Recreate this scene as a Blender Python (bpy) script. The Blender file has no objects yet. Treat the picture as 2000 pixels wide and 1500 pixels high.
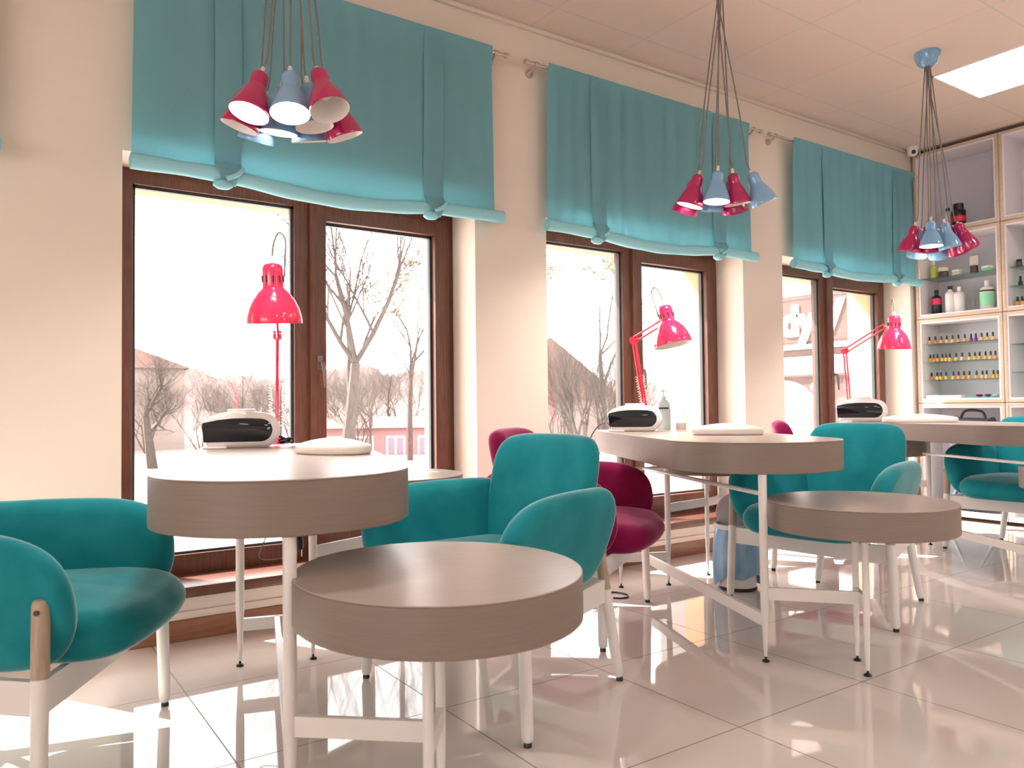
import bpy, bmesh, math, random
from mathutils import Vector, Matrix
C = bpy.context.scene.collection
PI = math.pi
def V(*a): return Vector(a)

# ------------------------------------------------------------------ camera
F_PX, YAW, PITCH, ROLL, EYE = 1515.1, 0.6008, 0.0279, -0.0106, 0.8971
_fw = V(math.sin(YAW)*math.cos(PITCH), math.cos(YAW)*math.cos(PITCH), math.sin(PITCH))
_rt = V(math.cos(YAW), -math.sin(YAW), 0)
_up = _rt.cross(_fw)
_r = math.cos(ROLL)*_rt + math.sin(ROLL)*_up
_u = -math.sin(ROLL)*_rt + math.cos(ROLL)*_up
def at(px, py, d):
    "the point of the room seen at a pixel, at distance d along the view axis"
    return V(0, 0, EYE) + d*(_fw + _r*((px-1000)/F_PX) - _u*((py-750)/F_PX))
cam = bpy.data.cameras.new('camera'); co = bpy.data.objects.new('camera', cam); C.objects.link(co)
m = Matrix((_r, _u, -_fw)).transposed().to_4x4(); m.translation = V(0, 0, EYE); co.matrix_world = m
cam.sensor_width = 36; cam.lens = F_PX/2000*36; cam.clip_start = 0.02; cam.clip_end = 400
cam.dof.use_dof = True; cam.dof.focus_distance = 3.3; cam.dof.aperture_fstop = 5.6
bpy.context.scene.camera = co

# ------------------------------------------------------------------ materials
def mat(name, col, rough=0.5, metal=0.0, spec=0.5, **k):
    m = bpy.data.materials.new(name); m.use_nodes = True
    b = m.node_tree.nodes['Principled BSDF']
    b.inputs['Base Color'].default_value = (*col, 1); b.inputs['Roughness'].default_value = rough
    b.inputs['Metallic'].default_value = metal; b.inputs['Specular IOR Level'].default_value = spec
    for kk, v in k.items(): b.inputs[kk.replace('_', ' ')].default_value = v
    return m
def N(m, t, **k):
    n = m.node_tree.nodes.new(t)
    for kk, v in k.items(): setattr(n, kk, v)
    return n
def L(m, a, b): m.node_tree.links.new(a, b)
def bsdf(m): return m.node_tree.nodes['Principled BSDF']
def noise_mat(name, c1, c2, scale=(8, 8, 8), nscale=5.0, detail=4, rough=0.5, bump=0.0, lo=0.35, hi=0.65, spec=0.5, **k):
    "two colours mixed by a stretched noise: wood grain, fabric nap, plaster"
    m = mat(name, c1, rough, 0, spec, **k)
    tc = N(m, 'ShaderNodeTexCoord'); mp = N(m, 'ShaderNodeMapping'); mp.inputs['Scale'].default_value = scale
    nz = N(m, 'ShaderNodeTexNoise'); nz.inputs['Scale'].default_value = nscale; nz.inputs['Detail'].default_value = detail
    rp = N(m, 'ShaderNodeValToRGB'); e = rp.color_ramp.elements
    e[0].position = lo; e[0].color = (*c1, 1); e[1].position = hi; e[1].color = (*c2, 1)
    L(m, tc.outputs['Object'], mp.inputs['Vector']); L(m, mp.outputs[0], nz.inputs['Vector'])
    L(m, nz.outputs['Fac'], rp.inputs[0]); L(m, rp.outputs[0], bsdf(m).inputs['Base Color'])
    if bump:
        bp = N(m, 'ShaderNodeBump'); bp.inputs['Strength'].default_value = bump; bp.inputs['Distance'].default_value = 0.002
        L(m, nz.outputs['Fac'], bp.inputs['Height']); L(m, bp.outputs[0], bsdf(m).inputs['Normal'])
    return m
def velvet(name, c1, c2, sheen):
    m = noise_mat(name, c1, c2, (1, 1, 1), 7.0, 6, 0.85, 0, 0.35, 0.7, 0.15)
    b = bsdf(m); b.inputs['Sheen Weight'].default_value = 0.85; b.inputs['Sheen Roughness'].default_value = 0.29
    b.inputs['Sheen Tint'].default_value = (*sheen, 1)
    return m
M = {}
M['wall'] = noise_mat('wall_paint', (.76, .675, .585), (.78, .695, .605), (1, 1, 1), 1.5, 3, .8, 0, .3, .7, .2)
M['white'] = mat('white_lacquer', (.84, .80, .77), .35)
M['teal'] = velvet('teal_velvet', (.006, .205, .245), (.02, .28, .32), (.85, 1, 1))
M['magenta'] = velvet('magenta_velvet', (.19, .004, .05), (.29, .010, .09), (1, .5, .7))
M['oak'] = noise_mat('pale_oak', (.235, .182, .152), (.262, .205, .172), (2.2, 2.2, 90), 3.0, 5, .45, .02, .3, .7, .4)  # same wood as oak_top, darkened for the shade on the drum sides
M['oak_top'] = noise_mat('pale_oak_top', (.41, .335, .295), (.455, .375, .335), (3, 26, 3), 3.0, 5, .33, .02, .3, .7, .5)
M['legwood'] = noise_mat('leg_wood', (.40, .305, .22), (.48, .375, .28), (30, 30, 3), 4.0, 4, .5)
M['brown'] = noise_mat('window_wood', (.085, .03, .018), (.165, .065, .04), (30, 30, 2.5), 4.0, 6, .38, .06, .3, .75)
M['brown_h'] = noise_mat('sill_wood', (.085, .03, .018), (.165, .065, .04), (2.5, 30, 30), 4.0, 6, .35, .06, .3, .75)
M['base'] = noise_mat('skirting_wood', (.24, .095, .05), (.32, .14, .075), (2.5, 30, 30), 3.0, 5, .3)
M['gasket'] = mat('dark_gasket', (.03, .035, .035), .5)
M['curtain'] = noise_mat('teal_linen', (.29, .62, .70), (.325, .665, .745), (60, 60, 60), 6.0, 3, .9, 0, .3, .7, .1)
M['steel'] = mat('brushed_steel', (.62, .56, .50), .28, 1.0)
M['bronze'] = mat('bronze_handle', (.22, .17, .15), .35, .8)
M['red'] = mat('red_enamel', (.44, .006, .095), .12, 0, .5, Coat_Weight=.5, Coat_Roughness=.05)
M['blue'] = mat('blue_enamel', (.20, .40, .62), .12, 0, .5, Coat_Weight=.5, Coat_Roughness=.05)
M['pink'] = mat('coral_red_enamel', (.80, .022, .085), .14, 0, .5, Coat_Weight=.5, Coat_Roughness=.05)
M['shade_in'] = mat('shade_inside', (.80, .76, .73), .45)
M['cord'] = mat('braided_cord', (.19, .165, .15), .8)
M['black'] = mat('black_plastic', (.012, .012, .014), .35)
M['gloss_black'] = mat('gloss_black', (.006, .010, .014), .06, 0, .6)
M['white_gloss'] = mat('white_gloss', (.80, .76, .76), .16, 0, .5)
M['leatherette'] = mat('white_leatherette', (.80, .74, .67), .38)
M['clearcap'] = mat('clear_socket', (.75, .66, .55), .3)
M['lilac'] = mat('lilac_lining', (.62, .60, .66), .5)
M['lilac_w'] = mat('white_inset', (.80, .75, .76), .4)
M['ply'] = noise_mat('shelf_ply', (.55, .42, .32), (.62, .49, .38), (3, 3, 40), 3.0, 4, .45)
M['grey'] = mat('grey_plastic', (.60, .56, .60), .4)
M['bag'] = noise_mat('blue_bag', (.16, .36, .58), (.36, .56, .76), (3, 3, 1.2), 6.0, 4, .3, .5, .3, .7, .5)
M['peach'] = mat('peach_render', (.60, .31, .18), .85, 0, .2)
def emit(name, col, s):
    m = bpy.data.materials.new(name); m.use_nodes = True; m.node_tree.nodes.clear()
    e = N(m, 'ShaderNodeEmission'); e.inputs[0].default_value = (*col, 1); e.inputs[1].default_value = s
    o = N(m, 'ShaderNodeOutputMaterial'); L(m, e.outputs[0], o.inputs[0]); return m
M['bulb_on'] = emit('bulb_lit', (1, .95, .88), 14)
M['panel_fill'] = emit('panel_fill_light', (1, .975, .96), 10.0)  # glow of the added fill panels
M['panel_dim'] = emit('panel_light_dimmed', (1, .96, .95), 2.2)
def glass(name, tint=(1, 1, 1), fac=1.0, rough=0.0):
    "thin pane: clear with a Fresnel reflection"
    m = bpy.data.materials.new(name); m.use_nodes = True; m.node_tree.nodes.clear()
    t = N(m, 'ShaderNodeBsdfTransparent'); t.inputs[0].default_value = (*tint, 1)
    g = N(m, 'ShaderNodeBsdfGlossy'); g.inputs['Roughness'].default_value = rough
    ge = N(m, 'ShaderNodeNewGeometry'); dt = N(m, 'ShaderNodeVectorMath', operation='DOT_PRODUCT')
    L(m, ge.outputs['Normal'], dt.inputs[0]); L(m, ge.outputs['Incoming'], dt.inputs[1])
    ab = N(m, 'ShaderNodeMath', operation='ABSOLUTE'); L(m, dt.outputs['Value'], ab.inputs[0])
    iv = N(m, 'ShaderNodeMath', operation='SUBTRACT'); iv.inputs[0].default_value = 1; L(m, ab.outputs[0], iv.inputs[1])
    pw = N(m, 'ShaderNodeMath', operation='POWER'); pw.inputs[1].default_value = 5; L(m, iv.outputs[0], pw.inputs[0])
    fr = N(m, 'ShaderNodeMath', operation='MULTIPLY_ADD'); fr.inputs[1].default_value = .96*fac; fr.inputs[2].default_value = .04*fac; L(m, pw.outputs[0], fr.inputs[0])
    mx = N(m, 'ShaderNodeMixShader'); o = N(m, 'ShaderNodeOutputMaterial')
    L(m, fr.outputs[0], mx.inputs[0])
    L(m, t.outputs[0], mx.inputs[1]); L(m, g.outputs[0], mx.inputs[2]); L(m, mx.outputs[0], o.inputs[0])
    return m
M['glass'] = glass('window_glass')
M['shelf_glass'] = glass('green_glass', (.72, .86, .82), 1.0)
M['clear'] = glass('clear_plastic', (.90, .88, .88), 1.2, .05)

# ------------------------------------------------------------------ mesh helpers
def new(): return bmesh.new()
def obj(name, bm, m, parent=None, angle=40, smooth=True):
    me = bpy.data.meshes.new(name)
    bmesh.ops.recalc_face_normals(bm, faces=bm.faces[:])
    bm.to_mesh(me); bm.free()
    if smooth:
        me.polygons.foreach_set('use_smooth', [True]*len(me.polygons))
        me.set_sharp_from_angle(angle=math.radians(angle))
    me.materials.append(M[m] if isinstance(m, str) else m)
    o = bpy.data.objects.new(name, me); C.objects.link(o)
    if parent: o.parent = parent
    return o
def thing(name, label, cat, loc=(0, 0, 0), rz=0, group=None):
    o = bpy.data.objects.new(name, None); C.objects.link(o); o.empty_display_size = .05
    o.location = loc; o.rotation_euler = (0, 0, rz); return tag(o, label, cat, group)
def tag(o, label, cat, group=None):
    o['label'] = label; o['category'] = cat
    if group: o['group'] = group
    return o
def struct(o): o['kind'] = 'structure'; return o
def copy_tree(o, parent=None):
    c = o.copy(); C.objects.link(c)
    if parent: c.parent = parent
    for ch in list(o.children): copy_tree(ch, c)
    return c
def box(bm, x0, x1, y0, y1, z0, z1, bev=0.0, seg=2, mtx=None):
    r = bmesh.ops.create_cube(bm, size=1)
    for v in r['verts']:
        v.co = V(x0+(v.co.x+.5)*(x1-x0), y0+(v.co.y+.5)*(y1-y0), z0+(v.co.z+.5)*(z1-z0))
    if bev:
        es = list({e for v in r['verts'] for e in v.link_edges})
        q = bmesh.ops.bevel(bm, geom=es, offset=bev, segments=seg, profile=.5, affect='EDGES')
        vs = {v for f in q['faces'] for v in f.verts} | {v for v in r['verts'] if v.is_valid}
    else: vs = r['verts']
    if mtx:
        for v in vs: v.co = mtx @ v.co
def sweep(bm, pts, rad, seg=10, cap=True, flat=None):
    "tube through points; rad a number or a list"
    pts = [Vector(p) for p in pts]; n = len(pts)
    rs = rad if isinstance(rad, (list, tuple)) else [rad]*n
    rings = []; prev = None
    for i, p in enumerate(pts):
        t = (pts[min(i+1, n-1)]-pts[max(i-1, 0)]).normalized()
        if prev is None:
            a = V(0, 0, 1) if abs(t.z) < .9 else V(1, 0, 0)
            x = t.cross(a).normalized()
        else: x = (prev-t*prev.dot(t)).normalized()
        prev = x; y = t.cross(x)
        rings.append([bm.verts.new(p+x*math.cos(2*PI*k/seg)*rs[i]+y*math.sin(2*PI*k/seg)*rs[i]) for k in range(seg)])
    for a, b in zip(rings, rings[1:]):
        for k in range(seg): bm.faces.new((a[k], a[(k+1) % seg], b[(k+1) % seg], b[k]))
    if cap: bm.faces.new(rings[0][::-1]); bm.faces.new(rings[-1])
def lathe(bm, prof, seg=24, mtx=None, sx=1, sy=1):
    "profile [(r,z)] about z"
    mtx = mtx or Matrix(); rings = []
    for r, z in prof:
        if r < 1e-6: rings.append([bm.verts.new(mtx @ V(0, 0, z))])
        else: rings.append([bm.verts.new(mtx @ V(r*sx*math.cos(2*PI*k/seg), r*sy*math.sin(2*PI*k/seg), z)) for k in range(seg)])
    for a, b in zip(rings, rings[1:]):
        for k in range(seg):
            k2 = (k+1) % seg
            q = [a[k % len(a)], a[k2 % len(a)], b[k2 % len(b)], b[k % len(b)]]
            u = []
            for v in q:
                if v not in u: u.append(v)
            if len(u) > 2: bm.faces.new(u)
def catmull(pts, n=6):
    out = []; m_ = len(pts)
    for i in range(m_):
        p0, p1, p2, p3 = [Vector(pts[(i+j-1) % m_]) for j in range(4)]
        for k in range(n):
            t = k/n
            out.append(.5*((2*p1)+(p2-p0)*t+(2*p0-5*p1+4*p2-p3)*t*t+(3*p1-p0-3*p2+p3)*t**3))
    return out
def path(pts, n=6):
    pts = [Vector(p) for p in pts]; out = []
    for i in range(len(pts)-1):
        p0, p1, p2, p3 = pts[max(i-1, 0)], pts[i], pts[i+1], pts[min(i+2, len(pts)-1)]
        for k in range(n):
            t = k/n
            out.append(.5*((2*p1)+(p2-p0)*t+(2*p0-5*p1+4*p2-p3)*t*t+(3*p1-p0-3*p2+p3)*t**3))
    return out+[pts[-1]]
def inset(poly, d):
    n = len(poly); out = []
    for i in range(n):
        a, b, c = poly[i-1], poly[i], poly[(i+1) % n]
        t = (c-a).normalized(); out.append(b+Vector((-t.y, t.x))*d)
    return out
def area(p): return sum(p[i-1].x*p[i].y-p[i].x*p[i-1].y for i in range(len(p)))/2
def pad(bm, outline, thick, fn, bulge=.012, er=None, steps=5, inner=5):
    "upholstered pad: 2D outline, rounded rim, domed faces; fn(u,v,w) places it"
    P = [Vector(p) for p in outline]
    if area(P) < 0: P = P[::-1]
    er = er or thick/2; h = thick/2; cen = sum(P, Vector((0, 0)))/len(P)
    layers = []
    for s in (-1, 1):
        ls = []
        for k in range(inner): 
            f = (k+1)/(inner+1)
            base = inset(P, er); rr = [cen+(p-cen)*f for p in base]
            ls.append((rr, s*(h+bulge*(1-f*f))))
        for k in range(steps+1):
            a = PI/2*(1-k/steps)
            ls.append((inset(P, er*(1-math.cos(a))), s*(h-er+er*math.sin(a))))
        layers.append(ls)
    seq = layers[0]+layers[1][::-1][(1 if er >= h-1e-6 else 0):]
    rings = [[bm.verts.new(fn(p.x, p.y, w)) for p in ring] for ring, w in seq]
    n = len(P)
    for a, b in zip(rings, rings[1:]):
        for k in range(n): bm.faces.new((a[k], a[(k+1) % n], b[(k+1) % n], b[k]))
    for ring, s in ((rings[0], -1), (rings[-1], 1)):
        c = bm.verts.new(fn(cen.x, cen.y, s*(h+bulge)))
        for k in range(n): bm.faces.new((ring[k], ring[(k+1) % n], c))
def prism(bm, outline, z0, z1, bev=.003, mtx=None):
    P = [Vector(p) for p in outline]
    if area(P) < 0: P = P[::-1]
    mtx = mtx or Matrix()
    lv = [(inset(P, bev), z0), (P, z0+bev), (P, z1-bev), (inset(P, bev), z1)]
    rings = [[bm.verts.new(mtx @ V(p.x, p.y, z)) for p in ring] for ring, z in lv]
    n = len(P)
    for a, b in zip(rings, rings[1:]):
        for k in range(n): bm.faces.new((a[k], a[(k+1) % n], b[(k+1) % n], b[k]))
    bm.faces.new(rings[0][::-1]); bm.faces.new(rings[-1])
def quadwall(bm, pts): bm.faces.new([bm.verts.new(p) for p in pts])
def lookz(p, d, roll=0):
    "matrix with local z along d at p"
    q = Vector(d).to_track_quat('Z', 'Y'); return Matrix.Translation(Vector(p)) @ q.to_matrix().to_4x4()

# ------------------------------------------------------------------ room shell
W, H = 3.232, 2.865                   # window wall, ceiling
XL, XR, YB = -6.2, 6.36, -4.2
FY, OUT = 3.45, 3.77                  # window frame face, outer face of the wall
SILL, HEAD = .168, 1.881
OPEN = [(-1.62, -.06), (.437, 2.003), (2.442, 4.012), (4.414, 6.01)]
# floor: glossy cream tiles 0.6 m with thin grout
mf = mat('floor_tiles', (.66, .57, .52), .035, 0, .62)
tc = N(mf, 'ShaderNodeTexCoord'); sp = N(mf, 'ShaderNodeSeparateXYZ'); L(mf, tc.outputs['Object'], sp.inputs[0])
def grid(mt, sep, ox, oy, step, w):
    outs = []
    for ax, o in (('X', ox), ('Y', oy)):
        a = N(mt, 'ShaderNodeMath', operation='SUBTRACT'); a.inputs[1].default_value = o-w/2; L(mt, sep.outputs[ax], a.inputs[0])
        b = N(mt, 'ShaderNodeMath', operation='FLOORED_MODULO'); b.inputs[1].default_value = step; L(mt, a.outputs[0], b.inputs[0])
        c = N(mt, 'ShaderNodeMath', operation='LESS_THAN'); c.inputs[1].default_value = w; L(mt, b.outputs[0], c.inputs[0]); outs.append(c)
    mx = N(mt, 'ShaderNodeMath', operation='MAXIMUM'); L(mt, outs[0].outputs[0], mx.inputs[0]); L(mt, outs[1].outputs[0], mx.inputs[1])
    return mx
g = grid(mf, sp, 1.1414, 2.0446, .6, .0035)
nz = N(mf, 'ShaderNodeTexNoise'); nz.inputs['Scale'].default_value = 1.3; L(mf, tc.outputs['Object'], nz.inputs['Vector'])
rp = N(mf, 'ShaderNodeValToRGB'); rp.color_ramp.elements[0].color = (.68, .60, .55, 1); rp.color_ramp.elements[1].color = (.73, .65, .60, 1)
L(mf, nz.outputs['Fac'], rp.inputs[0])
mx = N(mf, 'ShaderNodeMix', data_type='RGBA'); L(mf, g.outputs[0], mx.inputs['Factor']); L(mf, rp.outputs[0], mx.inputs['A']); mx.inputs['B'].default_value = (.16, .12, .10, 1)
L(mf, mx.outputs['Result'], bsdf(mf).inputs['Base Color'])
rr = N(mf, 'ShaderNodeMix', data_type='FLOAT'); L(mf, g.outputs[0], rr.inputs['Factor']); rr.inputs['A'].default_value = .035; rr.inputs['B'].default_value = .6
L(mf, rr.outputs['Result'], bsdf(mf).inputs['Roughness'])
bm = new(); box(bm, XL-.2, XR+.2, YB-.2, W, -.12, 0); struct(obj('floor', bm, mf, smooth=False))
mc = mat('ceiling_tiles', (.90, .97, 1.0), .9, 0, .1)
tc = N(mc, 'ShaderNodeTexCoord'); sp = N(mc, 'ShaderNodeSeparateXYZ'); L(mc, tc.outputs['Object'], sp.inputs[0])
g = grid(mc, sp, 1.743, 2.992, .6, .011)
mx = N(mc, 'ShaderNodeMix', data_type='RGBA'); L(mc, g.outputs[0], mx.inputs['Factor']); mx.inputs['A'].default_value = (.74, .62, .54, 1); mx.inputs['B'].default_value = (.62, .585, .57, 1)
L(mc, mx.outputs['Result'], bsdf(mc).inputs['Base Color'])
bp_ = N(mc, 'ShaderNodeBump'); bp_.inputs['Distance'].default_value = .004; bp_.inputs['Strength'].default_value = .6; L(mc, g.outputs[0], bp_.inputs['Height']); L(mc, bp_.outputs[0], bsdf(mc).inputs['Normal'])
bm = new(); box(bm, XL-.2, XR+.2, YB-.2, W, H, H+.12); struct(obj('ceiling', bm, mc, smooth=False))
bm = new()
xs = [XL] + [v for o in OPEN for v in o] + [XR+.2]
for a, b in zip(xs[0::2], xs[1::2]): box(bm, a, b, W, OUT-.02, -.12, H+.1)
for a, b in OPEN:
    box(bm, a, b, W, OUT-.02, -.12, SILL); box(bm, a, b, W, OUT-.02, HEAD, H+.1)
struct(obj('wall_window', bm, 'wall', smooth=False))
bm = new()                             # outer render of the wall, with splayed reveals
for a, b in zip(xs[0::2], xs[1::2]): box(bm, a-.001, b+.001, FY+.075, OUT, -.6, 4.2)
for a, b in OPEN:
    box(bm, a, b, FY+.075, OUT, -.6, SILL+.03); box(bm, a, b, FY+.075, OUT, 1.852, 4.2)
struct(obj('wall_exterior', bm, 'peach', smooth=False))
bm = new(); box(bm, XR, XR+.2, YB, W, -.1, H+.1); struct(obj('wall_right', bm, 'wall', smooth=False))
bm = new(); LO = [(-3.8, -2.0), (-1.6, .6)]     # daylight from the left side of the room
ys_ = [YB]+[v for o in LO for v in o]+[W]
for a, b in zip(ys_[0::2], ys_[1::2]): box(bm, XL-.2, XL, a, b, -.1, H+.1)
for a, b in LO: box(bm, XL-.2, XL, a, b, -.1, .45); box(bm, XL-.2, XL, a, b, 2.35, H+.1)
struct(obj('wall_left', bm, 'wall', smooth=False))
bm = new()
BO = [(3.6, 4.2)]
bx_ = [XL-.2]+[v for o in BO for v in o]+[XR+.2]
for a, b in zip(bx_[0::2], bx_[1::2]): box(bm, a, b, YB-.2, YB, -.1, H+.1)
for a, b in BO: box(bm, a, b, YB-.2, YB, -.1, .9); box(bm, a, b, YB-.2, YB, 2.2, H+.1)
struct(obj('wall_back', bm, 'wall', smooth=False))
bm = new(); box(bm, XL, 6.03, W-.016, W, 0, .082, .003); struct(obj('baseboard_window', bm, 'base'))
bm = new(); box(bm, XL, 6.03, W-.010, W, .082, .112, .003); struct(obj('trim_1', bm, 'wall'))
bm = new(); box(bm, XL, 6.03, W-.022, W, H-.02, H, .003); struct(obj('trim_2', bm, 'wall'))

def make_window(i, x0, x1):
    w = bpy.data.objects.new('window_%d' % i, None); C.objects.link(w); w.location = (x0, FY, SILL); struct(w)
    Wd = x1-x0; z0, z1 = .062, HEAD-SILL
    gx0, gx1, sx0, sx1 = .068, .735, .88, 1.452+(Wd-1.566)
    fr = new(); d = .075
    box(fr, 0, gx0, 0, d, z0-.03, z1, .004); box(fr, gx1, gx1+.075, 0, d, z0-.03, z1, .004); box(fr, Wd-.055, Wd, 0, d, z0-.03, z1, .004)
    box(fr, 0, gx1+.07, .001, d, z0-.03, .125, .004); box(fr, 0, Wd, .001, d, z1-.064, z1, .004); box(fr, gx1, Wd, .001, d, z0-.03, .09, .004)
    f = obj('frame', fr, 'brown', w)
    s = new(); y0, y1 = -.018, .05
    box(s, gx1+.068, sx0, y0, y1, .075, z1-.045, .005); box(s, sx1, Wd-.03, y0, y1, .075, z1-.045, .005)
    box(s, sx0-.01, sx1+.01, y0+.001, y1, .075, .165, .005); box(s, sx0-.01, sx1+.01, y0+.001, y1, z1-.12, z1-.045, .005)
    sa = obj('sash', s, 'brown', w)
    h = new()
    box(h, -.014, .014, -.010, 0, -.035, .035, .004); sweep(h, [(0, -.008, 0), (0, -.038, 0), (.004, -.045, -.02), (.01, -.046, -.115)], [.008, .008, .009, .006], 8)
    ho = obj('handle', h, 'bronze', sa); ho.location = (gx1+.11, y0, .935)
    gk = new()
    for a, b, c, e in ((gx0, gx1, .125, z1-.064), (sx0, sx1, .165, z1-.12)):
        for q in ((a, a+.012, c, e), (b-.012, b, c, e), (a, b, c, c+.010), (a, b, e-.012, e)):
            box(gk, q[0], q[1], .018, .042, q[2], q[3])
    obj('gasket', gk, 'gasket', w)
    for a, b, c, e in ((gx0, gx1, .125, z1-.064), (sx0, sx1, .165, z1-.12)):
        p = new(); box(p, a, b, .028, .032, c, e); obj('pane', p, 'glass', w, smooth=False)
    b = new(); box(b, -.02 if i != 9 else 0, Wd+.0, W-.035-FY, .01, 0, .042, .004); obj('sill', b, 'brown_h', w)
for i, (a, b) in enumerate(OPEN[1:]+OPEN[:1]): make_window(i+1, a, b)

# ------------------------------------------------------------------ blinds and rods
def make_blind(x0, x1, seed, label, gather=.004, ties=None, xr=None, sag=.012):
    rnd = random.Random(seed); zt, zb = 2.655, 1.838; Y = 3.165
    t = thing('roll_up_blind', label, 'blind', (x0, Y, zt), 0, 'roll-up window blinds'); Wd = x1-x0
    xr = xr or Wd+.055; ties = ties or (.33, 1.27)
    ph = [(rnd.uniform(18, 75), rnd.uniform(0, 6.28), rnd.uniform(.3, 1)) for _ in range(9)]
    def zroll(x):
        q = x/Wd; s = 0
        a, b = ties
        if a < x < b: s = sag*2.2*math.sin(PI*(x-a)/(b-a))
        return -(zt-zb)-.018-s+.006*math.sin(q*7+seed)
    def dy(x, z):
        q = -z/(zt-zb); f = sum(a*math.sin(k*x+p+q*1.2*math.sin(p)) for k, p, a in ph)/4
        return gather*f*(1-.55*q)*min(1, q*14) - .015*max(0, 1-q*9) + .004*math.sin(x*5+seed)*q
    bm = new(); nx, nz_ = 120, 22; g = []
    for j in range(nz_+1):
        row = []
        for i in range(nx+1):
            x = Wd*i/nx; zb_ = zroll(x)
            z = zb_*(j/nz_)**1.5+.012*(1-j/nz_)
            fl = -.012*(j/nz_)*(1-2*i/nx)   # flare of the free edges
            row.append(bm.verts.new((x+fl, dy(x, z), z)))
        g.append(row)
    for j in range(nz_):
        for i in range(nx): bm.faces.new((g[j][i], g[j][i+1], g[j+1][i+1], g[j+1][i]))
    r = bmesh.ops.solidify(bm, geom=bm.faces[:], thickness=.002)
    obj('fabric', bm, 'curtain', t, 60)
    bm = new(); pts = []; rs = []
    for i in range(61):
        x = -.016+(xr+.016)*i/60
        pts.append((x, -.004, zroll(max(0, min(Wd, x))))); rs.append(.0295+.0015*math.sin(x*23+seed))
    sweep(bm, pts, rs, 16); ro = obj('hem_roll', bm, 'curtain', t, 60)
    for e, s in ((pts[0], -1), (pts[-1], 1)):
        bm = new(); sweep(bm, [V(*e)+V(s*.001, 0, 0), V(*e)+V(s*.004, 0, 0)], [.02, .017], 12); obj('roll_end', bm, 'curtain', ro)
    for tx in ties:
        bm = new(); wv = .052; zr = zroll(tx); rows = []
        prof = [(-.006, -.012), (-.012, zr*.3), (-.012, zr*.6), (-.015, zr*.9), (-.027, zr+.038), (-.039, zr+.012), (-.040, zr-.014), (-.025, zr-.036), (-.002, zr-.039), (.018, zr-.023), (.026, zr+.004)]
        pr = path([(0, a, b) for a, b in prof], 4)
        for k, p in enumerate(pr):
            q = k/len(pr); wn = wv*(1-.45*max(0, min(1, (q-.42)/.2)))
            rows.append([bm.verts.new((tx+s*wn+.004*math.sin(q*9+tx), p.y+dy(tx+s*wn, p.z)+.004*abs(s)**2+ (.003*math.cos(s*9) if q > .5 else 0), p.z)) for s in (-1, -.6, -.2, .2, .6, 1)])
        for a, b in zip(rows, rows[1:]):
            for k in range(5): bm.faces.new((a[k], a[k+1], b[k+1], b[k]))
        bmesh.ops.solidify(bm, geom=bm.faces[:], thickness=.003)
        tb = obj('tie_band', bm, 'curtain', t, 60)
        bm = new(); lathe(bm, [(0, -.02), (.016, -.017), (.026, -.006), (.024, .008), (.012, .018), (0, .02)], 12, Matrix.Translation((tx-.02, -.012, zr-.040)) @ Matrix.Scale(1.5, 4, (1, 0, 0)))
        sweep(bm, path([(tx-.01, -.03, zr-.02), (tx+.03, -.045, zr+.0), (tx+.055, -.03, zr+.03)], 4), [.012, .011, .01, .01, .01, .009, .009, .008, .006], 8)
        obj('knot', bm, 'curtain', tb, 60)
    return t
make_blind(.47, 2.065, 1, 'wide teal roll-up blind on the left-hand window behind the red and blue pendant cluster', .005, (.335, 1.265))
make_blind(2.41, 4.00, 2, 'teal roll-up blind with gathered folds on the middle window', .020, (.335, 1.30))
make_blind(4.455, 5.96, 3, 'teal roll-up blind on the right-hand window next to the shelf units', .013, (.36, 1.24))
make_blind(-1.55, .01, 4, 'teal roll-up blind at the left edge, only its roll end in view', .004, (.335, 1.265), 1.6)
def make_rod(x0, x1, label):
    t = thing('curtain_rod', label, 'curtain rod', (x0, 3.165, 2.645), 0, 'steel curtain rods')
    bm = new(); sweep(bm, [(0, 0, 0), (x1-x0, 0, 0)], .0085, 10)
    ro = obj('rod', bm, 'steel', t)
    for e, s in ((0, -1), (x1-x0, 1)):
        bm = new(); sweep(bm, [(e-s*.002, 0, 0), (e+s*.006, 0, 0), (e+s*.008, 0, 0), (e+s*.026, 0, 0), (e+s*.028, 0, 0)], [.009, .009, .014, .014, .011], 12); obj('finial', bm, 'steel', t)
        bm = new(); bx = e-s*.045
        sweep(bm, [(bx-.011, 0, 0), (bx+.011, 0, 0)], .0135, 12); sweep(bm, [(bx, .005, -.006), (bx, .03, -.02), (bx, .062, -.024)], .007, 8)
        sweep(bm, [(bx, .058, -.024), (bx, .0665, -.024)], [.022, .024], 16); obj('bracket', bm, 'steel', t)
make_rod(.36, 2.14, 'thin steel curtain rod carrying the left-hand teal blind')
make_rod(2.295, 4.11, 'thin steel curtain rod carrying the middle teal blind')
make_rod(4.24, 5.985, 'thin steel curtain rod carrying the right-hand teal blind')
make_rod(-1.66, -.1, 'thin steel curtain rod above the blind cut off by the left edge')

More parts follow.
